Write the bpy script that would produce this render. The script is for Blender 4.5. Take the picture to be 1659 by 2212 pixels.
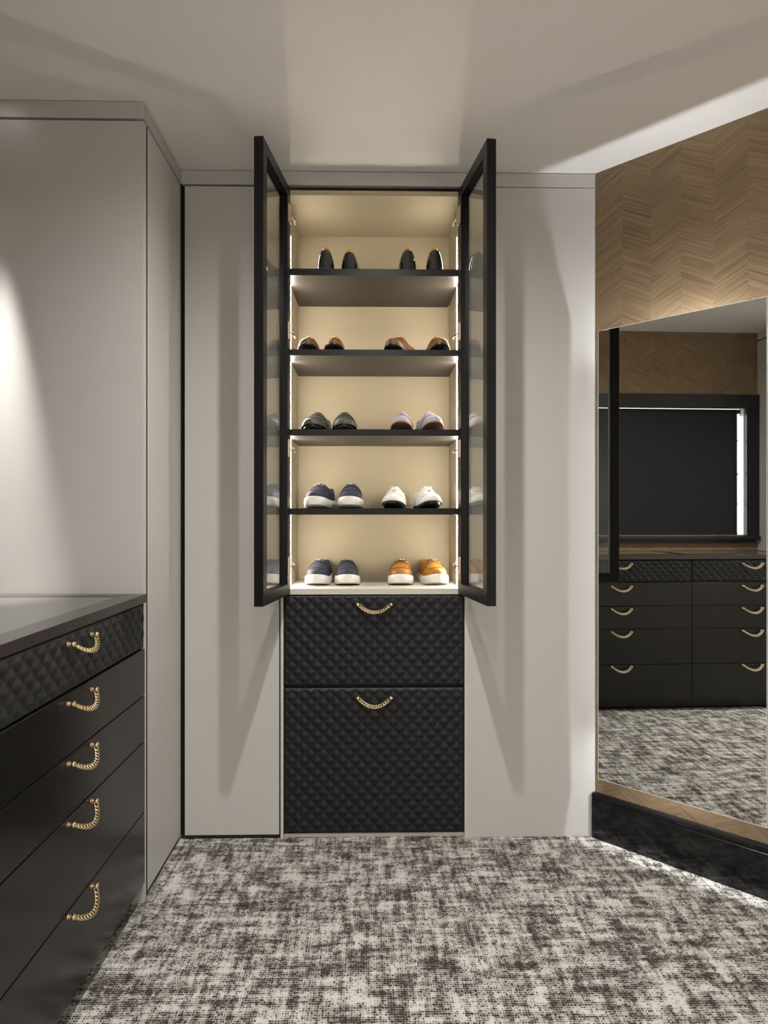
import bpy, bmesh, math, random
from mathutils import Vector, Matrix

random.seed(7)
for o in list(bpy.data.objects):
    bpy.data.objects.remove(o, do_unlink=True)
scene = bpy.context.scene
C = scene.collection
PI = math.pi

# ------------------------------------------------------------------ camera
EYE = 1.2476
F_PX = 1367.83
cam_d = bpy.data.cameras.new('camera')
cam_d.sensor_fit = 'HORIZONTAL'
cam_d.sensor_width = 36.0
cam_d.lens = F_PX * 36.0 / 1659.0
cam_d.shift_x = (829.5 - 823.75) / 1659.0
cam_d.shift_y = (1114.58 - 1106.0) / 1659.0
cam_d.clip_start = 0.02
cam = bpy.data.objects.new('camera', cam_d)
C.objects.link(cam)
cam.location = (0, 0, EYE)
cam.rotation_euler = (PI / 2, 0, -math.radians(1.006))
scene.camera = cam

# ------------------------------------------------------------------ world + exposure
w = bpy.data.worlds.new('world')
scene.world = w
w.use_nodes = True
w.node_tree.nodes['Background'].inputs[0].default_value = (0.8, 0.85, 1.0, 1)
w.node_tree.nodes['Background'].inputs[1].default_value = 0.02
vs = scene.view_settings
vs.view_transform = 'Standard'
try:
    vs.look = 'None'
except Exception:
    pass
vs.gamma = 1.0
vs.use_curve_mapping = False
vs.exposure = 0.12
scene.cycles.max_bounces = 8
scene.cycles.diffuse_bounces = 5
scene.cycles.glossy_bounces = 5
scene.cycles.transparent_max_bounces = 8

# light levels of the room's lamps and of the added fill pair
P_CENTRE = 112.0      # ceiling spot in front of the shoe cabinet
P_REAR = 45.0        # ceiling spot over the viewer
P_FILL = 160.0       # unseen fill spots added behind the viewer to brighten the ceiling
P_DRESS = 680.0       # narrow spots over the dresser
L_CAB = 240.0         # cabinet light strips
L_MIR_TOP, L_MIR_SIDE, L_MIR_LOW = 370.0, 16.0, 420.0   # strips behind the mirror
L_DAY = 4.0          # daylight in the window
COL_LAMP = (1.0, 0.97, 0.925)
COL_CAB = (1.0, 0.905, 0.765)
COL_MIR = (0.93, 0.965, 1.0)

# ------------------------------------------------------------------ materials
def new_mat(name):
    m = bpy.data.materials.new(name)
    m.use_nodes = True
    nt = m.node_tree
    return m, nt, nt.nodes['Principled BSDF']

def pmat(name, col, rough=0.5, metal=0.0, spec=0.5, var=0.06, scale=40.0, bump=0.0, bscale=300.0, coat=0.0):
    """plain finish with a little procedural tone variation and fine relief"""
    m, nt, b = new_mat(name)
    b.inputs['Roughness'].default_value = rough
    b.inputs['Metallic'].default_value = metal
    b.inputs['Specular IOR Level'].default_value = spec
    b.inputs['Coat Weight'].default_value = coat
    tc = nt.nodes.new('ShaderNodeTexCoord')
    nz = nt.nodes.new('ShaderNodeTexNoise')
    nz.inputs['Scale'].default_value = scale
    nz.inputs['Detail'].default_value = 3
    nt.links.new(tc.outputs['Object'], nz.inputs['Vector'])
    rp = nt.nodes.new('ShaderNodeValToRGB')
    rp.color_ramp.elements[0].position = 0.3
    rp.color_ramp.elements[1].position = 0.7
    rp.color_ramp.elements[0].color = tuple(c * (1 - var) for c in col) + (1,)
    rp.color_ramp.elements[1].color = tuple(min(1, c * (1 + var)) for c in col) + (1,)
    nt.links.new(nz.outputs['Fac'], rp.inputs['Fac'])
    nt.links.new(rp.outputs['Color'], b.inputs['Base Color'])
    if bump > 0:
        n2 = nt.nodes.new('ShaderNodeTexNoise')
        n2.inputs['Scale'].default_value = bscale
        n2.inputs['Detail'].default_value = 2
        nt.links.new(tc.outputs['Object'], n2.inputs['Vector'])
        bp = nt.nodes.new('ShaderNodeBump')
        bp.inputs['Strength'].default_value = bump
        bp.inputs['Distance'].default_value = 0.001
        nt.links.new(n2.outputs['Fac'], bp.inputs['Height'])
        nt.links.new(bp.outputs['Normal'], b.inputs['Normal'])
    return m

def emat(name, col, strength):
    m, nt, b = new_mat(name)
    b.inputs['Base Color'].default_value = (0.8, 0.8, 0.8, 1)
    b.inputs['Emission Color'].default_value = col + (1,)
    b.inputs['Emission Strength'].default_value = strength
    return m

def math_node(nt, op, a, b=None, c=None):
    n = nt.nodes.new('ShaderNodeMath')
    n.operation = op
    for i, v in enumerate((a, b, c)):
        if v is None:
            continue
        if isinstance(v, (int, float)):
            n.inputs[i].default_value = v
        else:
            nt.links.new(v, n.inputs[i])
    return n.outputs[0]

def veneer_mat(name, ang):
    """straight-grained reeded oak veneer, grain running at ang degrees in the local x-z plane"""
    m, nt, b = new_mat(name)
    tc = nt.nodes.new('ShaderNodeTexCoord')
    oi = nt.nodes.new('ShaderNodeObjectInfo')
    sp = nt.nodes.new('ShaderNodeSeparateXYZ')
    nt.links.new(tc.outputs['Object'], sp.inputs[0])
    x, z = sp.outputs['X'], sp.outputs['Z']
    a = math.radians(ang)
    perp = math_node(nt, 'ADD', math_node(nt, 'MULTIPLY', x, -math.sin(a)), math_node(nt, 'MULTIPLY', z, math.cos(a)))
    along = math_node(nt, 'ADD', math_node(nt, 'MULTIPLY', x, math.cos(a)), math_node(nt, 'MULTIPLY', z, math.sin(a)))
    rnd = math_node(nt, 'MULTIPLY', oi.outputs['Random'], 37.0)
    def streak(fp, fa, detail):
        cb = nt.nodes.new('ShaderNodeCombineXYZ')
        nt.links.new(math_node(nt, 'MULTIPLY', perp, fp), cb.inputs[0])
        nt.links.new(math_node(nt, 'MULTIPLY', along, fa), cb.inputs[1])
        nt.links.new(rnd, cb.inputs[2])
        nz = nt.nodes.new('ShaderNodeTexNoise')
        nz.inputs['Scale'].default_value = 1.0
        nz.inputs['Detail'].default_value = detail
        nt.links.new(cb.outputs[0], nz.inputs['Vector'])
        return nz.outputs['Fac']
    fine = streak(520.0, 4.0, 1.0)
    mid = streak(110.0, 2.5, 2.0)
    broad = streak(9.0, 3.0, 2.0)
    f1 = nt.nodes.new('ShaderNodeMapRange')
    f1.inputs[1].default_value = 0.36
    f1.inputs[2].default_value = 0.64
    nt.links.new(fine, f1.inputs[0])
    ph = math_node(nt, 'MULTIPLY_ADD', mid, 5.0, math_node(nt, 'MULTIPLY', perp, 2 * PI / 0.0035))
    reed = math_node(nt, 'MULTIPLY_ADD', math_node(nt, 'SINE', ph), 0.5, 0.5)
    mix = math_node(nt, 'ADD', math_node(nt, 'MULTIPLY', f1.outputs[0], 0.20), math_node(nt, 'MULTIPLY', mid, 0.30))
    mix = math_node(nt, 'ADD', mix, math_node(nt, 'MULTIPLY', broad, 0.26))
    mix = math_node(nt, 'ADD', mix, math_node(nt, 'MULTIPLY', reed, 0.20))
    rp = nt.nodes.new('ShaderNodeValToRGB')
    e = rp.color_ramp.elements
    e[0].position = 0.18
    e[0].color = (0.088, 0.056, 0.028, 1)
    e[1].position = 0.92
    e[1].color = (0.43, 0.32, 0.20, 1)
    k = e.new(0.5)
    k.color = (0.245, 0.172, 0.100, 1)
    nt.links.new(mix, rp.inputs['Fac'])
    nt.links.new(rp.outputs['Color'], b.inputs['Base Color'])
    b.inputs['Roughness'].default_value = 0.55
    b.inputs['Specular IOR Level'].default_value = 0.3
    bp = nt.nodes.new('ShaderNodeBump')
    bp.inputs['Strength'].default_value = 0.22
    bp.inputs['Distance'].default_value = 0.001
    nt.links.new(reed, bp.inputs['Height'])
    nt.links.new(bp.outputs['Normal'], b.inputs['Normal'])
    return m

def carpet_mat():
    m, nt, b = new_mat('carpet')
    tc = nt.nodes.new('ShaderNodeTexCoord')
    sp = nt.nodes.new('ShaderNodeSeparateXYZ')
    nt.links.new(tc.outputs['Object'], sp.inputs[0])
    X, Y = sp.outputs['X'], sp.outputs['Y']
    def noise(fx, fy, detail=3.0, rough=0.6, seed=0.0):
        cb = nt.nodes.new('ShaderNodeCombineXYZ')
        nt.links.new(math_node(nt, 'MULTIPLY', X, fx), cb.inputs[0])
        nt.links.new(math_node(nt, 'MULTIPLY', Y, fy), cb.inputs[1])
        cb.inputs[2].default_value = seed
        nz = nt.nodes.new('ShaderNodeTexNoise')
        nz.inputs['Scale'].default_value = 1.0
        nz.inputs['Detail'].default_value = detail
        nz.inputs['Roughness'].default_value = rough
        nt.links.new(cb.outputs[0], nz.inputs['Vector'])
        return nz.outputs['Fac']
    # pile tufts on a loose grid
    cell = 0.0072
    jx = math_node(nt, 'MULTIPLY', math_node(nt, 'SUBTRACT', noise(120, 120, 2.0, 0.6, 3.0), 0.5), 1.7)
    jy = math_node(nt, 'MULTIPLY', math_node(nt, 'SUBTRACT', noise(120, 120, 2.0, 0.6, 9.0), 0.5), 1.7)
    u = math_node(nt, 'ADD', math_node(nt, 'DIVIDE', X, cell), jx)
    v = math_node(nt, 'ADD', math_node(nt, 'DIVIDE', Y, cell * 1.05), jy)
    cu = math_node(nt, 'FLOOR', u)
    cv = math_node(nt, 'FLOOR', v)
    fu = math_node(nt, 'ABSOLUTE', math_node(nt, 'SUBTRACT', math_node(nt, 'FRACT', u), 0.5))
    fv = math_node(nt, 'ABSOLUTE', math_node(nt, 'SUBTRACT', math_node(nt, 'FRACT', v), 0.5))
    cb = nt.nodes.new('ShaderNodeCombineXYZ')
    nt.links.new(cu, cb.inputs[0])
    nt.links.new(cv, cb.inputs[1])
    wn = nt.nodes.new('ShaderNodeTexWhiteNoise')
    wn.noise_dimensions = '2D'
    nt.links.new(cb.outputs[0], wn.inputs['Vector'])
    r = wn.outputs['Value']
    # woven, crossed streaks steer how dense and dark the tufts are
    s1 = noise(7.0, 42.0, 2.5, 0.6, 1.0)
    s2 = noise(42.0, 7.0, 2.5, 0.6, 5.0)
    s3 = noise(8.5, 8.5, 3.0, 0.6, 8.0)
    s4 = noise(19.0, 19.0, 2.0, 0.6, 14.0)
    dens = math_node(nt, 'ADD', math_node(nt, 'MULTIPLY', s1, 1.30), math_node(nt, 'MULTIPLY', s2, 1.30))
    dens = math_node(nt, 'ADD', dens, math_node(nt, 'MULTIPLY', s3, 0.85))
    dens = math_node(nt, 'ADD', dens, math_node(nt, 'MULTIPLY', s4, 0.9))      # mean about 1.7
    dn = math_node(nt, 'MULTIPLY', math_node(nt, 'SUBTRACT', dens, 1.89), 1.85)    # 0..1
    size = math_node(nt, 'ADD', math_node(nt, 'MULTIPLY_ADD', dn, 0.33, 0.12), math_node(nt, 'MULTIPLY', math_node(nt, 'SUBTRACT', r, 0.5), 0.34))
    dist = math_node(nt, 'SQRT', math_node(nt, 'ADD', math_node(nt, 'MULTIPLY', math_node(nt, 'MULTIPLY', fu, fu), 0.75), math_node(nt, 'MULTIPLY', math_node(nt, 'MULTIPLY', fv, fv), 1.35)))
    mr = nt.nodes.new('ShaderNodeMapRange')
    mr.inputs[1].default_value = -0.06
    mr.inputs[2].default_value = 0.06
    nt.links.new(math_node(nt, 'SUBTRACT', size, dist), mr.inputs[0])
    dark = mr.outputs[0]
    lt = nt.nodes.new('ShaderNodeMapRange')
    lt.inputs[1].default_value = 0.95
    lt.inputs[2].default_value = -0.05
    nt.links.new(dn, lt.inputs[0])
    base = nt.nodes.new('ShaderNodeMixRGB')
    base.inputs[1].default_value = (0.25, 0.232, 0.21, 1)
    base.inputs[2].default_value = (0.60, 0.58, 0.55, 1)
    nt.links.new(lt.outputs[0], base.inputs[0])
    mx = nt.nodes.new('ShaderNodeMixRGB')
    nt.links.new(dark, mx.inputs[0])
    nt.links.new(base.outputs[0], mx.inputs[1])
    mx.inputs[2].default_value = (0.046, 0.040, 0.034, 1)
    nt.links.new(mx.outputs[0], b.inputs['Base Color'])
    b.inputs['Roughness'].default_value = 0.95
    b.inputs['Specular IOR Level'].default_value = 0.1
    pile = noise(520, 520, 2.0, 0.6, 2.0)
    h = math_node(nt, 'ADD', math_node(nt, 'MULTIPLY', pile, 0.7), math_node(nt, 'MULTIPLY', dark, -0.5))
    bp = nt.nodes.new('ShaderNodeBump')
    bp.inputs['Strength'].default_value = 0.6
    bp.inputs['Distance'].default_value = 0.003
    nt.links.new(h, bp.inputs['Height'])
    nt.links.new(bp.outputs['Normal'], b.inputs['Normal'])
    return m

def linen_mat(name, col):
    """woven linen-look laminate"""
    m, nt, b = new_mat(name)
    tc = nt.nodes.new('ShaderNodeTexCoord')
    fac = None
    for sc in ((900, 900, 30), (60, 60, 700)):
        mp = nt.nodes.new('ShaderNodeMapping')
        mp.inputs['Scale'].default_value = sc
        nt.links.new(tc.outputs['Object'], mp.inputs['Vector'])
        nz = nt.nodes.new('ShaderNodeTexNoise')
        nz.inputs['Scale'].default_value = 1.0
        nt.links.new(mp.outputs[0], nz.inputs['Vector'])
        fac = nz.outputs['Fac'] if fac is None else math_node(nt, 'MULTIPLY', math_node(nt, 'ADD', fac, nz.outputs['Fac']), 0.5)
    rp = nt.nodes.new('ShaderNodeValToRGB')
    rp.color_ramp.elements[0].position = 0.35
    rp.color_ramp.elements[1].position = 0.65
    rp.color_ramp.elements[0].color = tuple(c * 0.975 for c in col) + (1,)
    rp.color_ramp.elements[1].color = tuple(min(1, c * 1.02) for c in col) + (1,)
    nt.links.new(fac, rp.inputs['Fac'])
    nt.links.new(rp.outputs['Color'], b.inputs['Base Color'])
    b.inputs['Roughness'].default_value = 0.5
    b.inputs['Specular IOR Level'].default_value = 0.35
    return m

def glass_mat(name, tint, ior=1.5):
    """thin clear pane: Fresnel mix of straight-through and mirror reflection"""
    m = bpy.data.materials.new(name)
    m.use_nodes = True
    nt = m.node_tree
    nt.nodes.clear()
    out = nt.nodes.new('ShaderNodeOutputMaterial')
    tr = nt.nodes.new('ShaderNodeBsdfTransparent')
    tr.inputs[0].default_value = tint + (1,)
    gl = nt.nodes.new('ShaderNodeBsdfGlossy')
    gl.inputs['Roughness'].default_value = 0.0
    geo = nt.nodes.new('ShaderNodeNewGeometry')
    dp = nt.nodes.new('ShaderNodeVectorMath')
    dp.operation = 'DOT_PRODUCT'
    nt.links.new(geo.outputs['Incoming'], dp.inputs[0])
    nt.links.new(geo.outputs['Normal'], dp.inputs[1])
    f0 = ((ior - 1) / (ior + 1)) ** 2
    cosv = math_node(nt, 'ABSOLUTE', dp.outputs['Value'])
    fr_ = math_node(nt, 'MULTIPLY_ADD', math_node(nt, 'POWER', math_node(nt, 'SUBTRACT', 1.0, cosv), 3.4), 1 - f0, f0)
    mx = nt.nodes.new('ShaderNodeMixShader')
    nt.links.new(fr_, mx.inputs[0])
    nt.links.new(tr.outputs[0], mx.inputs[1])
    nt.links.new(gl.outputs[0], mx.inputs[2])
    nt.links.new(mx.outputs[0], out.inputs[0])
    return m

M = {}
M['ceiling'] = pmat('ceiling_paint', (0.84, 0.815, 0.785), 0.7, var=0.012, scale=3, bump=0.05, bscale=500)
M['wall'] = pmat('wall_paint', (0.78, 0.75, 0.71), 0.7, var=0.012, scale=3)
M['panel'] = pmat('grey_panel', (0.500, 0.487, 0.468), 0.42, spec=0.4, var=0.012, scale=4)
M['gap'] = pmat('shadow_gap_black', (0.012, 0.012, 0.012), 0.6)
M['beige'] = linen_mat('beige_linen_laminate', (0.475, 0.41, 0.288))
M['edge_beige'] = linen_mat('pale_edge_laminate', (0.56, 0.53, 0.46))
M['dark_shelf'] = pmat('dark_taupe_laminate', (0.050, 0.044, 0.037), 0.45, spec=0.35, var=0.04)
M['frame'] = pmat('dark_bronze_metal', (0.0055, 0.0052, 0.005), 0.38, metal=0.0, spec=0.28, var=0.03)
M['leather'] = pmat('black_quilted_leather', (0.0115, 0.0115, 0.0120), 0.48, spec=0.3, var=0.1, bump=0.2, bscale=900)
M['lacquer'] = pmat('black_satin_lacquer', (0.0078, 0.0072, 0.0066), 0.22, spec=0.45, var=0.05)
M['worktop'] = pmat('dark_plum_lacquer', (0.032, 0.025, 0.024), 0.25, spec=0.6, var=0.04)
M['glass_top'] = pmat('dark_glass_top', (0.055, 0.052, 0.050), 0.02, spec=0.5, var=0.02)
M['glass_top'].node_tree.nodes['Principled BSDF'].inputs['IOR'].default_value = 1.9
M['gold'] = pmat('champagne_gold', (0.86, 0.70, 0.46), 0.16, metal=1.0, var=0.04)
M['brass'] = pmat('yellow_gold', (0.85, 0.56, 0.14), 0.15, metal=1.0, var=0.04)
M['steel'] = pmat('polished_steel', (0.62, 0.60, 0.57), 0.2, metal=1.0, var=0.03)
M['nickel'] = pmat('nickel_hinge', (0.55, 0.47, 0.36), 0.3, metal=1.0, var=0.04)
M['hinge_cap'] = pmat('hinge_cup_beige', (0.52, 0.43, 0.31), 0.4)
M['base_black'] = pmat('black_gloss_paint', (0.0055, 0.0055, 0.006), 0.09, spec=0.5, var=0.2, scale=14, bump=0.02, bscale=60)
M['casing'] = pmat('black_window_paint', (0.012, 0.012, 0.013), 0.3, var=0.1)
M['blind'] = pmat('black_blind_fabric', (0.010, 0.010, 0.011), 0.8, var=0.08, scale=80)
M['mirror_edge'] = pmat('mirror_polished_edge', (0.75, 0.78, 0.76), 0.3, spec=0.5)
M['box_white'] = pmat('mirror_back_board', (0.5, 0.5, 0.5), 0.6)
M['up'] = veneer_mat('oak_veneer_rising', 26.0)
M['down'] = veneer_mat('oak_veneer_falling', -31.0)
M['carpet'] = carpet_mat()
M['pane'] = glass_mat('door_glass', (0.95, 0.955, 0.95), 1.55)
M['led_cab'] = emat('cabinet_light_strip', COL_CAB, L_CAB)
M['led_top'] = emat('mirror_top_strip', COL_MIR, L_MIR_TOP)
M['led_side'] = emat('mirror_side_strip', COL_MIR, L_MIR_SIDE)
M['led_low'] = emat('mirror_low_strip', COL_MIR, L_MIR_LOW)
M['day'] = emat('daylight_pane', (0.85, 0.92, 1.0), L_DAY)
M['lens'] = emat('downlight_lens', COL_LAMP, 5.0)
M['trim_white'] = pmat('downlight_trim', (0.7, 0.7, 0.68), 0.4)
mm, mnt, mb = new_mat('mirror_silver')
mb.inputs['Base Color'].default_value = (0.76, 0.77, 0.75, 1)
mb.inputs['Metallic'].default_value = 1.0
mb.inputs['Roughness'].default_value = 0.0
M['mirror'] = mm

# ------------------------------------------------------------------ helpers
def tag(o, label=None, cat=None, group=None, kind=None):
    if label: o['label'] = label
    if cat: o['category'] = cat
    if group: o['group'] = group
    if kind: o['kind'] = kind
    return o

def thing(name, label, cat, loc=(0, 0, 0), rz=0.0, group=None):
    o = bpy.data.objects.new(name, None)
    C.objects.link(o)
    o.empty_display_size = 0.1
    o.location = loc
    o.rotation_euler = (0, 0, rz)
    return tag(o, label, cat, group)

def link(name, me, mat=None, parent=None, loc=(0, 0, 0), rot=(0, 0, 0)):
    o = bpy.data.objects.new(name, me)
    C.objects.link(o)
    if mat is not None and len(me.materials) == 0:
        me.materials.append(mat)
    o.location = loc
    o.rotation_euler = rot
    if parent is not None:
        o.parent = parent
    return o

def box_mesh(name, sx, sy, sz, bev=0.0):
    bm = bmesh.new()
    bmesh.ops.create_cube(bm, size=1.0)
    bmesh.ops.scale(bm, vec=(sx, sy, sz), verts=bm.verts)
    if bev > 0:
        bmesh.ops.bevel(bm, geom=list(bm.edges), offset=bev, segments=2, affect='EDGES', profile=0.5)
    me = bpy.data.meshes.new(name)
    bm.to_mesh(me)
    bm.free()
    return me

def box(name, x0, x1, y0, y1, z0, z1, mat, parent=None, bev=0.0012, off=(0, 0, 0)):
    """box given in the parent's coordinates less off"""
    me = box_mesh(name, x1 - x0, y1 - y0, z1 - z0, bev)
    return link(name, me, mat, parent, ((x0 + x1) / 2 - off[0], (y0 + y1) / 2 - off[1], (z0 + z1) / 2 - off[2]))

def pymesh(name, verts, faces, smooth=True, merge=0.0):
    me = bpy.data.meshes.new(name)
    me.from_pydata([tuple(v) for v in verts], [], faces)
    if merge > 0:
        bm = bmesh.new()
        bm.from_mesh(me)
        bmesh.ops.remove_doubles(bm, verts=bm.verts, dist=merge)
        bmesh.ops.recalc_face_normals(bm, faces=bm.faces)
        bm.to_mesh(me)
        bm.free()
    me.update()
    if smooth:
        for p in me.polygons:
            p.use_smooth = True
    return me

def tube_geo(pts, rad, seg=8, closed=False, verts=None, faces=None):
    """sweep a circle along pts; rad is a number or one per point"""
    V = [] if verts is None else verts
    Fc = [] if faces is None else faces
    n = len(pts)
    base = len(V)
    pts = [Vector(p) for p in pts]
    prev = None
    for i in range(n):
        if closed:
            t = pts[(i + 1) % n] - pts[i - 1]
        else:
            t = pts[min(i + 1, n - 1)] - pts[max(i - 1, 0)]
        t.normalize()
        if prev is None:
            up = Vector((0, 0, 1)) if abs(t.z) < 0.9 else Vector((1, 0, 0))
            nrm = (up - t * up.dot(t)).normalized()
        else:
            nrm = (prev - t * prev.dot(t)).normalized()
        prev = nrm
        bn = t.cross(nrm)
        r = rad[i] if isinstance(rad, (list, tuple)) else rad
        for k in range(seg):
            a = 2 * PI * k / seg
            V.append(pts[i] + (nrm * math.cos(a) + bn * math.sin(a)) * r)
    m = n if closed else n - 1
    for i in range(m):
        for k in range(seg):
            a = base + i * seg + k
            b = base + i * seg + (k + 1) % seg
            c = base + ((i + 1) % n) * seg + (k + 1) % seg
            d = base + ((i + 1) % n) * seg + k
            Fc.append((a, b, c, d))
    if not closed:
        Fc.append(tuple(base + k for k in reversed(range(seg))))
        Fc.append(tuple(base + (n - 1) * seg + k for k in range(seg)))
    return V, Fc

def sphere_geo(c, r, V, Fc, seg=10, rings=6, sc=(1, 1, 1)):
    base = len(V)
    for i in range(rings + 1):
        th = PI * i / rings
        for k in range(seg):
            a = 2 * PI * k / seg
            V.append(Vector((c[0] + r * sc[0] * math.sin(th) * math.cos(a), c[1] + r * sc[1] * math.sin(th) * math.sin(a), c[2] + r * sc[2] * math.cos(th))))
    for i in range(rings):
        for k in range(seg):
            Fc.append((base + i * seg + k, base + i * seg + (k + 1) % seg, base + (i + 1) * seg + (k + 1) % seg, base + (i + 1) * seg + k))

def lathe(name, prof, seg=24):
    V, Fc = [], []
    for r, z in prof:
        for k in range(seg):
            a = 2 * PI * k / seg
            V.append((r * math.cos(a), r * math.sin(a), z))
    for i in range(len(prof) - 1):
        for k in range(seg):
            Fc.append((i * seg + k, i * seg + (k + 1) % seg, (i + 1) * seg + (k + 1) % seg, (i + 1) * seg + k))
    return pymesh(name, V, Fc, True, 1e-6)

# ------------------------------------------------------------------ dimensions (metres)
D = 2.4534          # front plane of the fitted cabinets on the back wall
H = 2.5825          # ceiling
XW = -0.7293        # front plane of the wardrobe on the left
YE = 2.052          # its end panel
XL = -1.256         # left wall
XC = 0.0155         # centre line of the shoe cabinet
PHI = math.radians(46.127)
RZ = -(PI / 2 - PHI)            # turn of the slanted right wall; local x runs along it, -y into the room
CORNER = (0.8779, D, 0.0)
WALL_LEN = 1.95
YN = 0.335          # near end of the dresser niche
XR = CORNER[0] + WALL_LEN * math.sin(PHI)
YR = D - WALL_LEN * math.cos(PHI)
YB = -1.6

# ------------------------------------------------------------------ room shell
fl = box('floor', XL - 0.12, XR + 0.12, YB - 0.12, 3.0, -0.1, 0.0, M['carpet'], bev=0)
fl.data.transform(Matrix.Translation(fl.location))
fl.location = (0, 0, 0)
tag(fl, 'light grey carpet woven with dark brown dashes', 'carpet', kind='structure')
ce = tag(box('ceiling', XL - 0.12, XR + 0.12, YB - 0.12, 3.0, H, H + 0.1, M['ceiling'], bev=0), 'plain white painted ceiling', 'ceiling', kind='structure')

wb = tag(box('wall_back', XL, CORNER[0] + 0.3, 2.90, 3.0, 0, H, M['wall'], bev=0), 'back wall behind the fitted cabinets', 'wall', kind='structure')
pn = box('wall_panel', 0.3735, CORNER[0] - 0.0015, D, D + 0.018, 0.0, 2.5245, M['panel'], wb, 0.0006, off=wb.location)
pn['label'] = 'smooth pale grey wall panel right of the shoe cabinet'

wf = tag(box('wall_front', XL, XR, YB - 0.1, YB, 0, H, M['wall'], bev=0), 'plain wall behind the viewer', 'wall', kind='structure')
w2 = tag(box('wall_far_right', XR, XR + 0.1, YB, YR + 0.1, 0, H, M['wall'], bev=0), 'plain wall on the far right', 'wall', kind='structure')

# slanted right wall, faced with chevron veneer strips
wr = thing('wall_right', 'slanted wall faced with chevron oak veneer', 'wall', CORNER, RZ)
wr['kind'] = 'structure'
box('backing', -0.45, WALL_LEN + 0.12, 0.005, 0.10, 0, H, M['wall'], wr, 0)
SW = 0.1055
ns = int(WALL_LEN / SW) + 1
strip_me = box_mesh('veneer_strip', SW - 0.0002, 0.005, H - 0.001, 0.0002)
strip_dn = strip_me.copy()
for i in range(ns):
    me = strip_me if i % 2 == 0 else strip_dn
    mt = M['up'] if i % 2 == 0 else M['down']
    link('veneer_strip', me, mt, wr, (i * SW + SW / 2, 0.0025, H / 2))
bb_prof = [(0, 0), (-0.020, 0), (-0.020, 0.147), (-0.017, 0.150), (-0.017, 0.153), (-0.0195, 0.156), (-0.0195, 0.167), (-0.015, 0.173), (-0.006, 0.174), (0, 0.174)]
V, Fc = [], []
for x in (-0.006, WALL_LEN):
    for y, z in bb_prof:
        V.append((x, y, z))
k = len(bb_prof)
for i in range(k):
    Fc.append((i, (i + 1) % k, k + (i + 1) % k, k + i))
Fc.append(tuple(range(k))[::-1])
Fc.append(tuple(range(k, 2 * k)))
bb = link('baseboard_right', pymesh('baseboard_right', V, Fc, False, 1e-7), M['base_black'], None, CORNER, (0, 0, RZ))
tag(bb, 'tall glossy black skirting board with a grooved bead', 'baseboard', kind='structure')

# left wall with the window opening, veneer above and below
WZ0, WZ1, WY0, WY1 = 1.105, 2.035, 0.425, 1.955
wl = thing('wall_left', 'left wall with chevron oak veneer around a window', 'wall', (XL, 0, 0))
wl['kind'] = 'structure'
box('backing', -0.12, 0, YB, WY0, 0, H, M['wall'], wl, 0)
box('backing', -0.12, 0, WY1, 3.0, 0, H, M['wall'], wl, 0)
box('backing', -0.12, 0, WY0, WY1, 0, WZ0, M['wall'], wl, 0)
box('backing', -0.12, 0, WY0, WY1, WZ1, H, M['wall'], wl, 0)
nl = int((YE - YN) / SW) + 1
sm = [box_mesh('veneer_strip', SW - 0.0002, 0.005, H - 2.10, 0.0004), box_mesh('veneer_strip', SW - 0.0002, 0.005, 1.11 - 0.95, 0.0004)]
sm = [(a, a.copy()) for a in sm]
for i in range(nl):
    y = YE - SW / 2 - i * SW
    link('veneer_strip', sm[0][i % 2], M['up'] if i % 2 else M['down'], wl, (0.0025, y, (H + 2.10) / 2), (0, 0, PI / 2))
    link('veneer_strip', sm[1][i % 2], M['up'] if i % 2 else M['down'], wl, (0.0025, y, (1.11 + 0.95) / 2), (0, 0, PI / 2))

# window
wn = thing('window_1', 'black framed window behind a drawn blind', 'window', (XL, (WY0 + WY1) / 2, WZ0))
wn['kind'] = 'structure'
o = (XL, (WY0 + WY1) / 2, WZ0)
def wbox(n, *a, m='casing', b=0.003):
    return box(n, *a, M[m], wn, b, off=o)
CA = 0.092
wbox('casing', XL + 0.005, XL + 0.034, WY0 - 0.088, WY0 + 0.006, WZ0 - 0.02, WZ1 + CA)
wbox('casing', XL + 0.005, XL + 0.034, WY1 - 0.006, WY1 + 0.088, WZ0 - 0.02, WZ1 + CA)
wbox('casing', XL + 0.005, XL + 0.036, WY0 - 0.088, WY1 + 0.088, WZ1 - 0.006, WZ1 + CA)
wbox('sill', XL - 0.1, XL + 0.055, WY0 - 0.085, WY1 + 0.085, WZ0 - 0.028, WZ0 - 0.002)
wbox('apron', XL + 0.005, XL + 0.026, WY0 - 0.06, WY1 + 0.06, WZ0 - 0.05, WZ0 - 0.028)
for y0, y1 in ((WY0, WY0 + 0.012), (WY1 - 0.012, WY1)):
    wbox('jamb', XL - 0.1, XL + 0.004, y0, y1, WZ0, WZ1, m='trim_white')
wbox('sash_rail', XL - 0.092, XL - 0.062, WY0 + 0.012, WY1 - 0.012, 1.55, 1.565, m='trim_white')
wbox('sash_rail', XL - 0.092, XL - 0.062, WY0 + 0.012, WY1 - 0.012, 1.33, 1.34, m='trim_white')
wbox('sash_rail', XL - 0.092, XL - 0.062, WY0 + 0.012, WY1 - 0.012, 1.80, 1.81, m='trim_white')
wbox('window_pane', XL - 0.105, XL - 0.10, WY0, WY1, WZ0, WZ1, m='day', b=0)
bl = thing('roller_blind', 'black roller blind pulled down over the window', 'blind', (XL + 0.0, (WY0 + WY1) / 2, WZ0))
box('blind_fabric', -0.018, -0.015, -0.715, 0.725, 0.004, 0.921, M['blind'], bl, 0)
box('bottom_bar', -0.021, -0.011, -0.715, 0.725, 0.004, 0.022, M['blind'], bl, 0.002)
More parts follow.
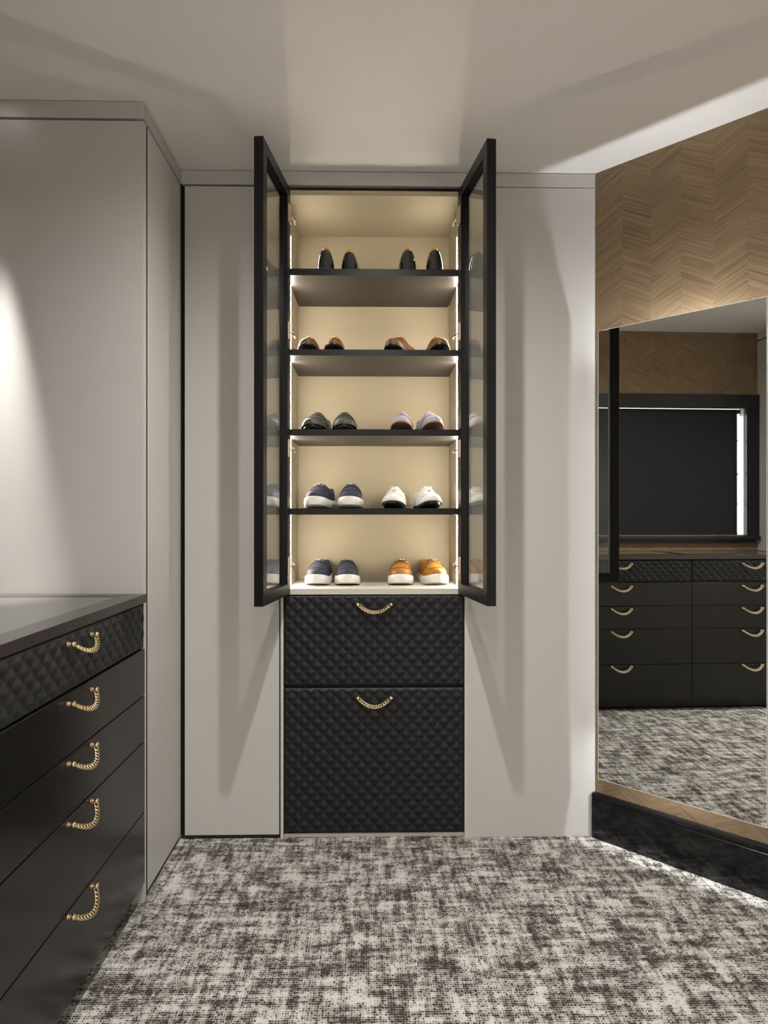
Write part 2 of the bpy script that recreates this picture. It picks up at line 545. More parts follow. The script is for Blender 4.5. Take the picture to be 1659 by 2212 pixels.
V, Fc = tube_geo([(-0.034, -0.73, 0.908), (-0.034, 0.73, 0.908)], 0.016, 12)
link('roller_tube', pymesh('roller_tube', V, Fc), M['blind'], bl)
box('bracket', -0.05, -0.012, -0.742, -0.735, 0.875, 0.925, M['steel'], bl, 0.001)

# crown boards over the cabinets
t1 = tag(box('trim_1', XW + 0.001, CORNER[0] - 0.0015, D - 0.001, D + 0.018, 2.5272, H - 0.0032, M['panel'], bev=0.0006), 'grey filler board between back cabinets and ceiling', 'trim', kind='structure')
t2 = thing('trim_2', 'grey filler board turning the wardrobe corner under the ceiling', 'trim', (XW, YE, 2.5272))
t2['kind'] = 'structure'
box('board', -0.018, 0.001, -0.001, D - YE, 0, H - 2.5272 - 0.002, M['panel'], t2, 0.0006)
box('board', XL - XW, -0.0185, -0.001, 0.017, 0, H - 2.5272 - 0.002, M['panel'], t2, 0.0006)

# ------------------------------------------------------------------ wardrobes
wd = thing('wardrobe', 'pale grey corner wardrobe standing beyond the black dresser', 'wardrobe', (XW, YE, 0))
o = (XW, YE, 0)
box('end_panel', XL + 0.006, XW, YE, YE + 0.024, 0.0, 2.5195, M['panel'], wd, 0.0008, off=o)
box('door', XW - 0.019, XW, YE + 0.0355, D - 0.003, 0.020, 2.5195, M['panel'], wd, 0.0008, off=o)
box('gap_shade_strip', XW - 0.019, XW - 0.0006, YE + 0.0325, YE + 0.0353, 0.020, 2.5195, M['gap'], wd, 0, off=o)  # black strip standing in for the shade inside the door slit
box('carcass', XL + 0.01, XW - 0.024, YE + 0.0245, 2.88, 0.002, 2.526, M['gap'], wd, 0, off=o)
box('plinth', XW - 0.03, XW - 0.006, YE + 0.0245, D - 0.004, 0.0, 0.018, M['gap'], wd, 0, off=o)

tc_ = thing('tall_cabinet', 'narrow pale grey cupboard left of the shoe cabinet', 'cabinet', ((-0.7152 - 0.3515) / 2, D, 0))
o = tc_.location.copy()
box('door', -0.7147, -0.3520, D, D + 0.019, 0.0165, 2.5195, M['panel'], tc_, 0.0008, off=o)
box('carcass', XW - 0.018, -0.3545, D + 0.03, 2.88, 0.002, 2.575, M['gap'], tc_, 0, off=o)
box('plinth', XW - 0.001, -0.3520, D + 0.008, D + 0.028, 0.0, 0.016, M['gap'], tc_, 0, off=o)

wd2 = thing('wardrobe', 'grey wardrobe reflected at the right edge of the mirror', 'wardrobe', (XW, YN, 0))
o = (XW, YN, 0)
box('end_panel', XL + 0.006, XW, YN - 0.019, YN, 0.0, 2.5195, M['panel'], wd2, 0.0008, off=o)
box('carcass', XL + 0.01, XW - 0.024, YB + 0.02, YN - 0.02, 0.002, 2.53, M['gap'], wd2, 0, off=o)
for i in range(3):
    y1 = YN - 0.024 - i * 0.62
    box('door', XW - 0.019, XW, y1 - 0.614, y1, 0.020, 2.5195, M['panel'], wd2, 0.0008, off=o)
box('plinth', XW - 0.03, XW - 0.006, YB + 0.02, YN - 0.02, 0.0, 0.018, M['gap'], wd2, 0, off=o)
box('filler', XL + 0.006, XW, YB + 0.02, YN + 0.001, 2.531, H, M['panel'], wd2, 0.0008, off=o)

# ------------------------------------------------------------------ chain pull (built once, shared)
def chain_handle_mesh():
    V, Fc = [], []
    half, sag, out, bulge = 0.060, 0.026, 0.014, 0.021
    def path(s):                                     # s in -1..1
        x = half * s
        z = -sag * (1 - abs(s) ** 2.0) ** 0.9 if abs(s) < 1 else 0.0
        return Vector((x, -out - bulge * (1 - s * s), z))
    # posts with flange, neck and end cap
    for sx in (-1, 1):
        c = Vector((sx * (half + 0.003), 0, 0.001))
        for y0, y1, r0, r1 in ((0, -0.0022, 0.0060, 0.0060), (-0.0022, -0.0045, 0.0036, 0.0036), (-0.0045, -0.0065, 0.0052, 0.0052), (-0.0065, -0.015, 0.0036, 0.0036)):
            tube_geo([c + Vector((0, y0, 0)), c + Vector((0, y1, 0))], [r0, r1], 10, False, V, Fc)
        sphere_geo(c + Vector((sx * 0.001, -0.0155, 0)), 0.0068, V, Fc, 12, 8, (1.2, 0.75, 1.0))
    # curb links
    N = 400
    P = [path(-0.97 + 1.94 * i / N) for i in range(N + 1)]
    L = [0.0]
    for i in range(N):
        L.append(L[-1] + (P[i + 1] - P[i]).length)
    nlinks = 13
    for q in range(nlinks):
        tl = L[-1] * (q + 0.5) / nlinks
        i = min(range(N + 1), key=lambda j: abs(L[j] - tl))
        t = (P[min(i + 2, N)] - P[max(i - 2, 0)]).normalized()
        side = t.cross(Vector((0, -1, 0))).normalized()
        nrm = side.cross(t).normalized()
        ang = math.radians(42)
        a1 = (t * math.cos(0.3) + side * math.sin(0.3))            # links lie slanted along the chain
        b0 = (side * math.cos(0.3) - t * math.sin(0.3))
        b1 = (b0 * math.cos(ang) + nrm * math.sin(ang))
        ring = []
        for k in range(14):
            th = 2 * PI * k / 14
            ring.append(P[i] + a1 * (0.0086 * math.cos(th)) + b1 * (0.0060 * math.sin(th)))
        tube_geo(ring, 0.0021, 6, True, V, Fc)
    return pymesh('chain_handle', V, Fc)
HANDLE = chain_handle_mesh()
HANDLE.materials.append(M['gold'])

# ------------------------------------------------------------------ quilted fronts
def quilt_mesh(name, wdt, hgt, diag=0.0494, amp=0.0066, thick=0.018, N=12):
    """padded front with diamond stitching; local x across, z up, -y outward, origin at centre of the back"""
    st = diag / N
    def axis(ext):
        k = int((ext / 2 - 0.3 * st) / st)
        return [-ext / 2] + [i * st for i in range(-k, k + 1)] + [ext / 2]
    xs, zs = axis(wdt), axis(hgt)
    nu, nv = len(xs) - 1, len(zs) - 1
    V, Fc = [], []
    def hh(x, z):
        s, t = (x + z) / diag, (x - z) / diag
        fs = abs(2 * (s - math.floor(s)) - 1)
        ft = abs(2 * (t - math.floor(t)) - 1)
        pil = (1 - fs ** 2.2) * (1 - ft ** 2.2)
        pyr = 1 - (fs ** 7 + ft ** 7) ** (1 / 7)
        e = min(wdt / 2 - abs(x), hgt / 2 - abs(z))
        edge = min(1.0, e / 0.015)
        edge = edge * edge * (3 - 2 * edge)
        return amp * (0.15 * pil + 0.85 * max(pyr, 0.0)) * edge - 0.0035 * (1 - min(1.0, e / 0.005)) ** 2
    for j in range(nv + 1):
        for i in range(nu + 1):
            x, z = xs[i], zs[j]
            V.append((x, -thick - hh(x, z), z))
    W = nu + 1
    for j in range(nv):
        for i in range(nu):
            a, b, c, d = j * W + i, j * W + i + 1, (j + 1) * W + i + 1, (j + 1) * W + i
            xm, zm = (xs[i] + xs[i + 1]) / 2, (zs[j] + zs[j + 1]) / 2
            s, t = (xm + zm) / diag, (xm - zm) / diag
            if abs(s - round(s)) < abs(t - round(t)):
                Fc += [(a, b, d), (b, c, d)]
            else:
                Fc += [(a, b, c), (a, c, d)]
    # skirt and back
    rim = [i for i in range(nu + 1)] + [j * W + nu for j in range(1, nv + 1)] + [nv * W + i for i in range(nu - 1, -1, -1)] + [j * W for j in range(nv - 1, 0, -1)]
    b0 = len(V)
    for i in rim:
        V.append((V[i][0], 0.0, V[i][2]))
    n = len(rim)
    for q in range(n):
        Fc.append((rim[q], b0 + q, b0 + (q + 1) % n, rim[(q + 1) % n]))
    Fc.append(tuple(b0 + q for q in range(n)))
    me = pymesh(name, V, Fc)
    return me

# ------------------------------------------------------------------ shoe cabinet
sc = thing('shoe_cabinet', 'lit shoe cabinet with open black framed glass doors and quilted drawers', 'cabinet', (XC, D, 0))
DEP = 0.366
IN = 0.3355
TH = 0.0165
def sbox(n, x0, x1, y0, y1, z0, z1, m, b=0.0008):
    return box(n, x0, x1, y0, y1, z0, z1, M[m], sc, b)
for s in (-1, 1):
    a, b_ = sorted((s * IN, s * (IN + 0.0265)))
    sbox('side_panel', a, b_, 0.0, DEP + 0.012, 0.946, 2.508, 'beige')
    a, b_ = sorted((s * 0.3508, s * 0.362))
    sbox('lower_side_panel', a, b_, -0.002, DEP, 0.0, 0.9455, 'edge_beige')
sbox('top_panel', -IN, IN, 0.001, DEP, 2.4888, 2.508, 'beige')
sbox('back_panel', -IN, IN, DEP, DEP + 0.012, 0.95, 2.508, 'beige')
bp_ = sbox('bottom_panel', -IN, IN, -0.002, DEP, 0.9437, 0.9659, 'edge_beige')
bp_['label'] = 'pale wood-grain base board of the shoe cabinet'
SHELF = [(2.2035, 2.1776), (1.8916, 1.8679), (1.5831, 1.558), (1.2773, 1.2531)]
for zt, zb in SHELF:
    sh = sbox('shelf', -IN + 0.0006, IN - 0.0006, -0.001, DEP - 0.002, zb, zt, 'dark_shelf', 0.001)
    sh['label'] = 'dark taupe shelf board'
    eb = box('edge_band', -IN + 0.0006, IN - 0.0006, -0.0022, -0.0012, zb, zt, M['frame'], sh, 0, off=sh.location)
    eb['label'] = 'black front edge'
    for s in (-1, 1):
        sbox('shelf_pin', *(sorted((s * (IN - 0.010), s * IN))), DEP - 0.034, DEP - 0.026, zb - 0.006, zb - 0.0005, 'steel', 0.001)
LEV = [(2.2035, 2.375), (1.8916, 2.1776), (1.5831, 1.8679), (1.2773, 1.558), (0.9659, 1.2531)]
for z0, z1 in LEV:
    for s in (-1, 1):
        a, b_ = sorted((s * (IN - 0.0014), s * IN))
        ls = sbox('light_strip', a, b_, 0.098, 0.104, z0 + 0.002, z1 - 0.002, 'led_cab', 0)
        ls['label'] = 'glowing vertical light strip'
cap = lathe('screw_cap', [(0, 0.0), (0.0052, 0.0), (0.0052, -0.0012), (0.0045, -0.0018), (0, -0.0018)], 16)
for x in (-IN + 0.022, IN - 0.022):
    for y in (0.085, 0.318):
        link('screw_cap', cap, M['hinge_cap'], sc, (x, y, 2.4888))

# kick strip and drawers
sbox('kick_strip', -0.350, 0.350, 0.010, 0.024, 0.0, 0.0165, 'edge_beige')
sbox('drawer_box', -0.348, 0.348, 0.021, DEP - 0.01, 0.02, 0.940, 'gap', 0)
for z0, z1, hz in ((0.5905, 0.9405, 0.9055), (0.0185, 0.5815, 0.5445)):
    dq = link('drawer', quilt_mesh('quilted_drawer', 0.6985, z1 - z0), M['leather'], sc, (0, 0.018, (z0 + z1) / 2))
    dq['label'] = 'black quilted leather drawer front'
    h = link('handle', HANDLE, None, dq, (0.001, -0.0185, hz - (z0 + z1) / 2))
    h['label'] = 'gold curb-chain pull'

# glass doors, hinged open
DW, DH, DT, ST = 0.3465, 1.558, 0.032, 0.042
def door_frame_mesh(sgn):
    """hinge edge at x=0, free edge at x=DW, inner face y=0, outer face y=sgn*DT; mitred ring with glazing rebate"""
    y0, y1 = 0.0, sgn * DT
    V, Fc = [], []
    def ring(ins, y):
        b = len(V)
        V.extend([(ins, y, ins), (DW - ins, y, ins), (DW - ins, y, DH - ins), (ins, y, DH - ins)])
        return b
    bev = 0.0012
    R = [ring(0.0, sgn * bev), ring(0.0, y1 - sgn * bev), ring(bev, y1), ring(ST - bev, y1), ring(ST, y1 - sgn * bev), ring(ST, sgn * bev), ring(ST - bev, y0), ring(bev, y0)]
    n = len(R)
    for i in range(n):
        a, b = R[i], R[(i + 1) % n]
        for k in range(4):
            Fc.append((a + k, a + (k + 1) % 4, b + (k + 1) % 4, b + k))
    return pymesh('door_frame', V, Fc, False, 1e-7)
def door(sgn, hx, hy, fx, fy, lab):
    ang = math.atan2(fy - hy, fx - hx)
    d = link('door', door_frame_mesh(sgn), M['frame'], sc, (hx - XC, hy - D, 0.947), (0, 0, ang))
    d['label'] = lab
    gm = box_mesh('glass_pane', DW - 2 * ST + 0.012, 0.004, DH - 2 * ST + 0.012)
    link('glass_pane', gm, M['pane'], d, (DW / 2, sgn * 0.018, DH / 2))
    # hinges: cup plate on the stile, arm and knuckle reaching into the cabinet
    for zz in (2.400, 1.953, 1.5057, 1.0584):
        hz = zz - 0.947
        V, Fc = [], []
        def addbox(x0, x1, yy0, yy1, z0, z1):
            b = len(V)
            V.extend([(x, y, z) for z in (z0, z1) for x, y in ((x0, yy0), (x1, yy0), (x1, yy1), (x0, yy1))])
            for f in ((0, 3, 2, 1), (4, 5, 6, 7), (0, 1, 5, 4), (1, 2, 6, 5), (2, 3, 7, 6), (3, 0, 4, 7)):
                Fc.append(tuple(b + q for q in f))
        addbox(0.006, 0.036, -sgn * 0.0042, -sgn * 0.0002, hz - 0.033, hz + 0.033)
        hp = link('hinge', pymesh('hinge', V, Fc, False, 1e-7), M['hinge_cap'], d)
        V, Fc = [], []
        tube_geo([(0.012, -sgn * 0.004, hz - 0.004), (0.004, -sgn * 0.012, hz - 0.004), (-0.020, -sgn * 0.013, hz - 0.004), (-0.060, -sgn * 0.004, hz - 0.004)], 0.0035, 6, False, V, Fc)
        tube_geo([(0.004, -sgn * 0.012, hz - 0.012), (0.004, -sgn * 0.012, hz + 0.010)], 0.0035, 8, False, V, Fc)
        tube_geo([(-0.012, -sgn * 0.013, hz - 0.010), (-0.012, -sgn * 0.013, hz + 0.006)], 0.003, 8, False, V, Fc)
        link('hinge_arm', pymesh('hinge_arm', V, Fc), M['nickel'], d)
door(-1, -0.3075, 2.4434, -0.3535, 2.100, 'left black framed glass door standing open')
door(1, 0.3395, 2.4434, 0.3885, 2.100, 'right black framed glass door standing open')

# ------------------------------------------------------------------ dresser
YD0, YD1, YS = YN + 0.004, YE - 0.006, 1.1248
XD = -0.7231
dr = thing('dresser', 'long black dresser with gold chain pulls and a glass inset top', 'dresser', (XD, (YD0 + YD1) / 2, 0))
o = (XD, (YD0 + YD1) / 2, 0)
def dbox(n, x0, x1, y0, y1, z0, z1, m, b=0.0012):
    return box(n, x0, x1, y0, y1, z0, z1, M[m], dr, b, off=o)
dbox('carcass', XL + 0.008, XD - 0.020, YD0, YD1, 0.071, 0.968, 'lacquer', 0)
dbox('plinth', XL + 0.008, XD - 0.065, YD0 + 0.01, YD1 - 0.01, 0.0, 0.070, 'lacquer', 0)
ZW0, ZW1 = 0.9705, 0.9975
RW = 0.066
dbox('worktop_rail', -0.718 - RW, -0.718, YD0, YD1, ZW0, ZW1, 'worktop')
dbox('worktop_rail', XL + 0.008, XL + 0.008 + RW, YD0, YD1, ZW0, ZW1, 'worktop')
dbox('worktop_rail', XL + 0.0085 + RW, -0.7185 - RW, YD1 - RW, YD1, ZW0, ZW1, 'worktop')
dbox('worktop_rail', XL + 0.0085 + RW, -0.7185 - RW, YD0, YD0 + RW, ZW0, ZW1, 'worktop')
dbox('worktop_rail', XL + 0.0085 + RW, -0.7185 - RW, YS - RW / 2, YS + RW / 2, ZW0, ZW1, 'worktop')
for y0, y1 in ((YD0 + RW + 0.002, YS - RW / 2 - 0.002), (YS + RW / 2 + 0.002, YD1 - RW - 0.002)):
    g = dbox('glass_top', XL + 0.010 + RW, -0.720 - RW, y0, y1, ZW0 + 0.002, ZW1 - 0.001, 'glass_top', 0.001)
    g['label'] = 'dark glass inset in the dresser top'
ZL = [0.9685, 0.8241, 0.6738, 0.5270, 0.3011, 0.0715]
HZ = [0.9405, 0.7980, 0.6545, 0.5095, 0.2890]
for (y0, y1, hy) in ((YS, YD1, 1.588), (YD0, YS, 0.727)):
    yc, wd_ = (y0 + y1) / 2, (y1 - y0) - 0.003
    for i in range(5):
        z0, z1 = ZL[i + 1] + 0.0016, ZL[i] - 0.0016
        zc = (z0 + z1) / 2
        if i == 0:
            me = quilt_mesh('quilted_drawer', wd_, z1 - z0, amp=0.0052, thick=0.016)
            d = link('drawer', me, M['leather'], dr, (-0.018, yc - o[1], zc), (0, 0, PI / 2))
            d['label'] = 'black quilted leather drawer front'
        else:
            me = box_mesh('plain_drawer', wd_, 0.018, z1 - z0, 0.0012)
            me.transform(Matrix.Translation((0, -0.009, 0)))
            d = link('drawer', me, M['lacquer'], dr, (-0.018, yc - o[1], zc), (0, 0, PI / 2))
        h = link('handle', HANDLE, None, d, (hy - yc, -0.0182, HZ[i] - zc))
        h['label'] = 'gold curb-chain pull'

# ------------------------------------------------------------------ wall mirror with light behind
mr_ = thing('wall_mirror', 'frameless tall backlit mirror on the chevron oak wall', 'mirror', (CORNER[0] + 0.3167 * math.sin(PHI), D - 0.3167 * math.cos(PHI), 0.0), RZ)
MX = 0.2776
MZ0, MZ1 = 0.2535, 1.9463
box('mirror_glass', -MX, MX, -0.061, -0.0595, MZ0, MZ1, M['mirror'], mr_, 0)
e_ = 0.0018
for nm, a in (('polished_edge', (-MX - e_, -MX, MZ0 - e_, MZ1 + e_)), ('polished_edge', (MX, MX + e_, MZ0 - e_, MZ1 + e_)), ('polished_edge', (-MX, MX, MZ1, MZ1 + e_)), ('polished_edge', (-MX, MX, MZ0 - e_, MZ0))):
    box(nm, a[0], a[1], -0.0612, -0.0555, a[2], a[3], M['mirror_edge'], mr_, 0)
box('backing_board', -MX, MX, -0.0594, -0.0555, MZ0, MZ1, M['box_white'], mr_, 0)
IT, IS, IB = 0.150, 0.155, 0.190
box('back_frame', -MX + IS + 0.012, MX - IS - 0.012, -0.0555, 0.0, MZ0 + IB + 0.012, MZ1 - IT - 0.012, M['box_white'], mr_, 0)
for a, lm in (((-MX + IS, -MX + IS + 0.008, MZ0 + IB, MZ1 - IT), 'led_side'), ((MX - IS - 0.008, MX - IS, MZ0 + IB, MZ1 - IT), 'led_side'), ((-MX + IS + 0.009, MX - 0.06, MZ1 - IT - 0.008, MZ1 - IT), 'led_top'), ((-MX + IS + 0.009, MX - IS - 0.009, MZ0 + IB, MZ0 + IB + 0.008), 'led_low')):
    box('light_strip', a[0], a[1], -0.034, -0.026, a[2], a[3], M[lm], mr_, 0)

# ------------------------------------------------------------------ ceiling downlights
def downlight(x, y, power, size, blend, rad, lab):
    d = thing('downlight', lab, 'light', (x, y, H), group='recessed ceiling downlights')
    link('trim_ring', lathe('trim_ring', [(0.030, -0.001), (0.031, -0.004), (0.041, -0.004), (0.044, 0.0), (0.030, 0.0)], 32), M['trim_white'], d)
    link('lens', lathe('lens', [(0.0, -0.0022), (0.030, -0.0022), (0.030, -0.0005), (0, -0.0005)], 32), M['lens'], d)
    ld = bpy.data.lights.new('downlight_beam', 'SPOT')
    ld.energy = power
    ld.color = COL_LAMP
    ld.spot_size = math.radians(size)
    ld.spot_blend = blend
    ld.shadow_soft_size = rad
    lo = bpy.data.objects.new('downlight_beam', ld)
    C.objects.link(lo)
    lo.parent = d
    lo.location = (0, 0, -0.012)
downlight(0.04, 1.37, P_CENTRE, 164, 1.0, 0.022, 'round ceiling downlight in front of the shoe cabinet')
downlight(0.0, 0.10, P_REAR, 150, 1.0, 0.022, 'round ceiling downlight above the viewer')
downlight(-1.185, 1.955, P_DRESS, 21, 1.0, 0.012, 'round ceiling downlight over the far end of the dresser')

downlight(-0.35, -1.00, P_FILL * 1.35, 150, 1.0, 0.022, 'unseen fill downlight added at the back of the room')  # this and the next are invented fixtures, added to lift the ceiling
downlight(1.30, -0.55, P_FILL * 0.65, 150, 1.0, 0.022, 'unseen fill downlight added at the right of the room')

# ------------------------------------------------------------------ shoes
def lerp_tab(tab, t):
    for i in range(len(tab) - 1):
        a, b = tab[i], tab[i + 1]
        if t <= b[0]:
            f = (t - a[0]) / max(1e-9, b[0] - a[0])
            return a[1] + (b[1] - a[1]) * f
    return tab[-1][1]

W_TAB = [(0, 0), (0.004, 0.20), (0.015, 0.40), (0.035, 0.58), (0.07, 0.75), (0.12, 0.875), (0.19, 0.965), (0.28, 1.0), (0.38, 0.965), (0.5, 0.85), (0.62, 0.755), (0.75, 0.72), (0.86, 0.70), (0.93, 0.61), (0.97, 0.47), (0.99, 0.29), (1, 0)]
W_PAT = W_TAB[:11] + [(0.75, 0.74), (0.86, 0.735), (0.93, 0.69), (0.965, 0.60), (0.985, 0.44), (0.995, 0.25), (1, 0)]
TS = [0, 0.004, 0.012, 0.025, 0.045, 0.07, 0.10, 0.14, 0.18, 0.22, 0.26, 0.30, 0.34, 0.37, 0.395, 0.41, 0.425, 0.45, 0.48, 0.53, 0.6, 0.68, 0.76, 0.84, 0.90, 0.94, 0.97, 0.988, 0.997, 1]

class Last:
    """surface of a shoe upper: toe at y=-L/2, heel at +L/2, sole bottom at z=0"""
    def __init__(s, L, W, side, base, spring, hts, e=2.3, skew=0.006, open0=0.415, wtab=W_TAB, opn=0.74, e2=1.8):
        s.e2 = e2
        s.L, s.W, s.side, s.base, s.spring, s.hts, s.e, s.skew, s.open0, s.wtab, s.opn = L, W, side, base, spring, hts, e, skew, open0, wtab, opn
    def ev(s, t):
        if t < 0.08: return s.e
        if t < 0.32: f = (t - 0.08) / 0.24
        elif t < 0.46: f = 1.0
        else: f = max(0.0, 1 - (t - 0.46) / 0.16)
        f = f * f * (3 - 2 * f)
        return s.e + (s.e2 - s.e) * f
    def w(s, t): return s.W / 2 * lerp_tab(s.wtab, t)
    def c(s, t): return s.side * s.skew * (math.cos(PI * min(1, t * 1.2)) * 0.8 + 0.2)
    def lift(s, t): return s.spring * max(0.0, 1 - t / 0.34) ** 2
    def zb(s, t): return s.base + s.lift(t)
    def h(s, t): return lerp_tab(s.hts, t)
    def wo(s, t):
        if t <= s.open0: return 0.0
        f = min(1.0, (t - s.open0) / 0.16)
        return s.w(t) * s.opn * math.sqrt(max(0.0, 1 - (1 - f) ** 2))
    def pt(s, t, q, off=0.0):
        """q in -1 (left edge) .. 0 (ridge) .. 1 (right edge) over the uncut upper"""
        a = (1 - abs(q)) * PI / 2
        sg = -1 if q < 0 else 1
        w, h = s.w(t) + off, s.h(t) + off
        ee = s.ev(t)
        x = sg * w * math.cos(a) ** (2 / ee)
        z = h * math.sin(a) ** (2 / ee)
        return Vector((s.c(t) + x, (t - 0.5) * s.L, s.zb(t) + z))
    def qopen(s, t):
        if t <= s.open0: return 0.0
        f = min(1.0, (t - s.open0) / 0.16)
        a = math.acos((s.opn * math.sqrt(max(0.0, 1 - (1 - f) ** 2))) ** (s.ev(t) / 2))
        return 1 - a / (PI / 2)

def upper_mesh(l, m=9):
    V, Fc = [], []
    n = 2 * (m + 1) + 4
    for t in TS:
        q0 = l.qopen(t)
        left = [l.pt(t, -1 + (1 - q0) * i / m) for i in range(m + 1)]
        right = [l.pt(t, q0 + (1 - q0) * i / m) for i in range(m + 1)]
        wo = l.wo(t)
        zt = left[-1].z
        c, y = l.c(t), (t - 0.5) * l.L
        zi = l.base + 0.012 + l.lift(t)
        th = min(0.0028, wo * 0.5)
        if wo > 0.003:
            inner = [Vector((c - wo + th, y, zt - 0.0015)), Vector((c - wo * 0.92 + th, y, min(zi, zt - 0.004))), Vector((c + wo * 0.92 - th, y, min(zi, zt - 0.004))), Vector((c + wo - th, y, zt - 0.0015))]
        else:
            inner = [Vector((c + k * 0.0004, y, zt - 0.003)) for k in (-1, -0.5, 0.5, 1)]
        V += left + inner + right
    for i in range(len(TS) - 1):
        for k in range(n - 1):
            Fc.append((i * n + k, i * n + k + 1, (i + 1) * n + k + 1, (i + 1) * n + k))
    me = pymesh('upper', V, Fc, True, 2e-5)
    return me

def sole_mesh(l, thick, grow=0.004, rnd=0.004, heel=None, bulge=0.0):
    """slab following the last outline; heel=(t0, extra) thickens downward behind t0 (the last is then raised)"""
    V, Fc = [], []
    prof = [(-rnd, 0.0), (-rnd * 0.3, rnd * 0.3), (bulge, thick * 0.5), (-rnd * 0.2, thick - rnd * 0.35), (-rnd, thick)]
    m = len(prof)
    n = 2 * m
    for t in TS:
        w0 = l.w(t)
        y = (t - 0.5) * (l.L + 2 * grow)
        c = l.c(t)
        z0 = l.lift(t) + (l.base - thick)
        k = w0 / (l.W / 2)
        row = []
        for sg in (-1, 1):
            pr = prof if sg < 0 else prof[::-1]
            for d, z in pr:
                ww = max(0.0, w0 + (grow + d) * min(1.0, k * 1.6))
                row.append(Vector((c + sg * ww, y, z0 + z)))
        V += row
    for i in range(len(TS) - 1):
        for k in range(n):
            Fc.append((i * n + k, i * n + (k + 1) % n, (i + 1) * n + (k + 1) % n, (i + 1) * n + k))
    return pymesh('sole', V, Fc, True, 2e-5)

def patch_mesh(name, l, t0, t1, q1, off, nt=6, nq=22, bow=0.0):
    """raised band over the upper between stations t0 and t1, reaching q=+-q1 down the sides"""
    V, Fc = [], []
    W = nt + 3
    for j in range(nq + 1):
        q = -q1 + 2 * q1 * j / nq
        sh = bow * (q / q1) ** 2
        for i in range(nt + 3):
            f = min(max((i - 1) / nt, 0), 1)
            oo = 0.0002 if i in (0, nt + 2) else off
            V.append(l.pt(t0 + sh + (t1 - t0) * f, q, oo))
    for j in range(nq):
        for i in range(nt + 2):
            Fc.append((j * W + i, j * W + i + 1, (j + 1) * W + i + 1, (j + 1) * W + i))
    return pymesh(name, V, Fc)

def seam_mesh(l, q, t0, t1, r, off=0.0004, nf=14):
    pts = []
    for i in range(10):
        pts.append(l.pt(t1 + (t0 - t1) * i / 9, -q, off))
    for i in range(1, nf):
        a = PI * i / nf
        qq = -q * math.cos(a)
        tt = t0 - 0.055 * math.sin(a) ** 0.8
        pts.append(l.pt(max(tt, 0.02), qq, off))
    for i in range(10):
        pts.append(l.pt(t0 + (t1 - t0) * i / 9, q, off))
    V, Fc = tube_geo(pts, r, 6)
    return pymesh('apron_seam', V, Fc)

def bit_mesh(l, t, style):
    """metal bit lying across the strap"""
    V, Fc = [], []
    c = l.pt(t, 0.0, 0.0045)
    for sg in (-1, 1):
        cq = l.pt(t, sg * 0.22, 0.0045)
        tan = (l.pt(t, sg * 0.22 + 0.04, 0.0045) - l.pt(t, sg * 0.22 - 0.04, 0.0045)).normalized()
        fwd = Vector((0, 1, 0.5)).normalized()
        tube_geo([cq + tan * (0.0056 * math.cos(2 * PI * k / 12)) + fwd * (0.0050 * math.sin(2 * PI * k / 12)) for k in range(12)], 0.0013, 6, True, V, Fc)
        tube_geo([l.pt(t, sg * x, 0.005) for x in (0.03, 0.09, 0.16)], [0.0020, 0.0015, 0.0020], 8, False, V, Fc)
    sphere_geo(c, 0.0036, V, Fc, 10, 6)
    if style > 5:
        tube_geo([c + Vector((0.0045 * math.cos(2 * PI * k / 10), 0, 0.0045 * math.sin(2 * PI * k / 10) + 0.003)) for k in range(10)], 0.0013, 6, True, V, Fc)
    return pymesh('metal_bit', V, Fc)

def bow_mesh(l, t):
    V, Fc = [], []
    c = l.pt(t, 0.0, 0.003)
    for sg in (-1, 1):
        loop = [c + Vector((sg * (0.003 + 0.013 * (1 - math.cos(2 * PI * k / 14)) / 2), -0.002, 0.001 + 0.0045 * math.sin(2 * PI * k / 14))) for k in range(14)]
        tube_geo(loop, 0.0015, 6, True, V, Fc)
        tube_geo([c, c + Vector((sg * 0.006, -0.008, -0.001)), c + Vector((sg * 0.010, -0.017, -0.0075))], [0.0018, 0.0018, 0.0026], 6, False, V, Fc)
    sphere_geo(c, 0.0034, V, Fc, 8, 6)
    return pymesh('lace_bow', V, Fc)

def leather(name, col, rough, spec=0.5, coat=0.0, bump=0.15):
    return pmat(name, col, rough, spec=spec, var=0.08, scale=60, bump=bump, bscale=1200, coat=coat)
SM = {
    'navy': leather('navy_nubuck', (0.040, 0.043, 0.064), 0.62, 0.3),
    'navy_dark': leather('navy_trim', (0.014, 0.015, 0.022), 0.5),
    'tan': leather('tan_leather', (0.37, 0.165, 0.028), 0.42, 0.4),
    'cognac': leather('cognac_leather', (0.175, 0.072, 0.021), 0.45, 0.4),
    'tan_dark': leather('tan_seam', (0.075, 0.030, 0.010), 0.5),
    'white_rubber': leather('white_rubber', (0.78, 0.76, 0.72), 0.5, bump=0.0),
    'white': leather('white_leather', (0.80, 0.78, 0.73), 0.42),
    'white_seam': leather('white_seam', (0.40, 0.38, 0.34), 0.5),
    'green': leather('charcoal_green_leather', (0.060, 0.064, 0.056), 0.42),
    'green_dark': leather('charcoal_seam', (0.010, 0.011, 0.010), 0.5),
    'lav': leather('lavender_suede', (0.40, 0.385, 0.42), 0.75, 0.2),
    'lav_dark': leather('lavender_seam', (0.085, 0.08, 0.095), 0.6),
    'black_sole': leather('black_sole', (0.010, 0.010, 0.010), 0.35),
    'brown_sole': leather('brown_leather_sole', (0.165, 0.085, 0.042), 0.4),
    'patent': pmat('black_patent', (0.006, 0.006, 0.007), 0.06, spec=0.7, var=0.1, coat=1.0),
    'lining': leather('leather_lining', (0.25, 0.16, 0.08), 0.6),
}
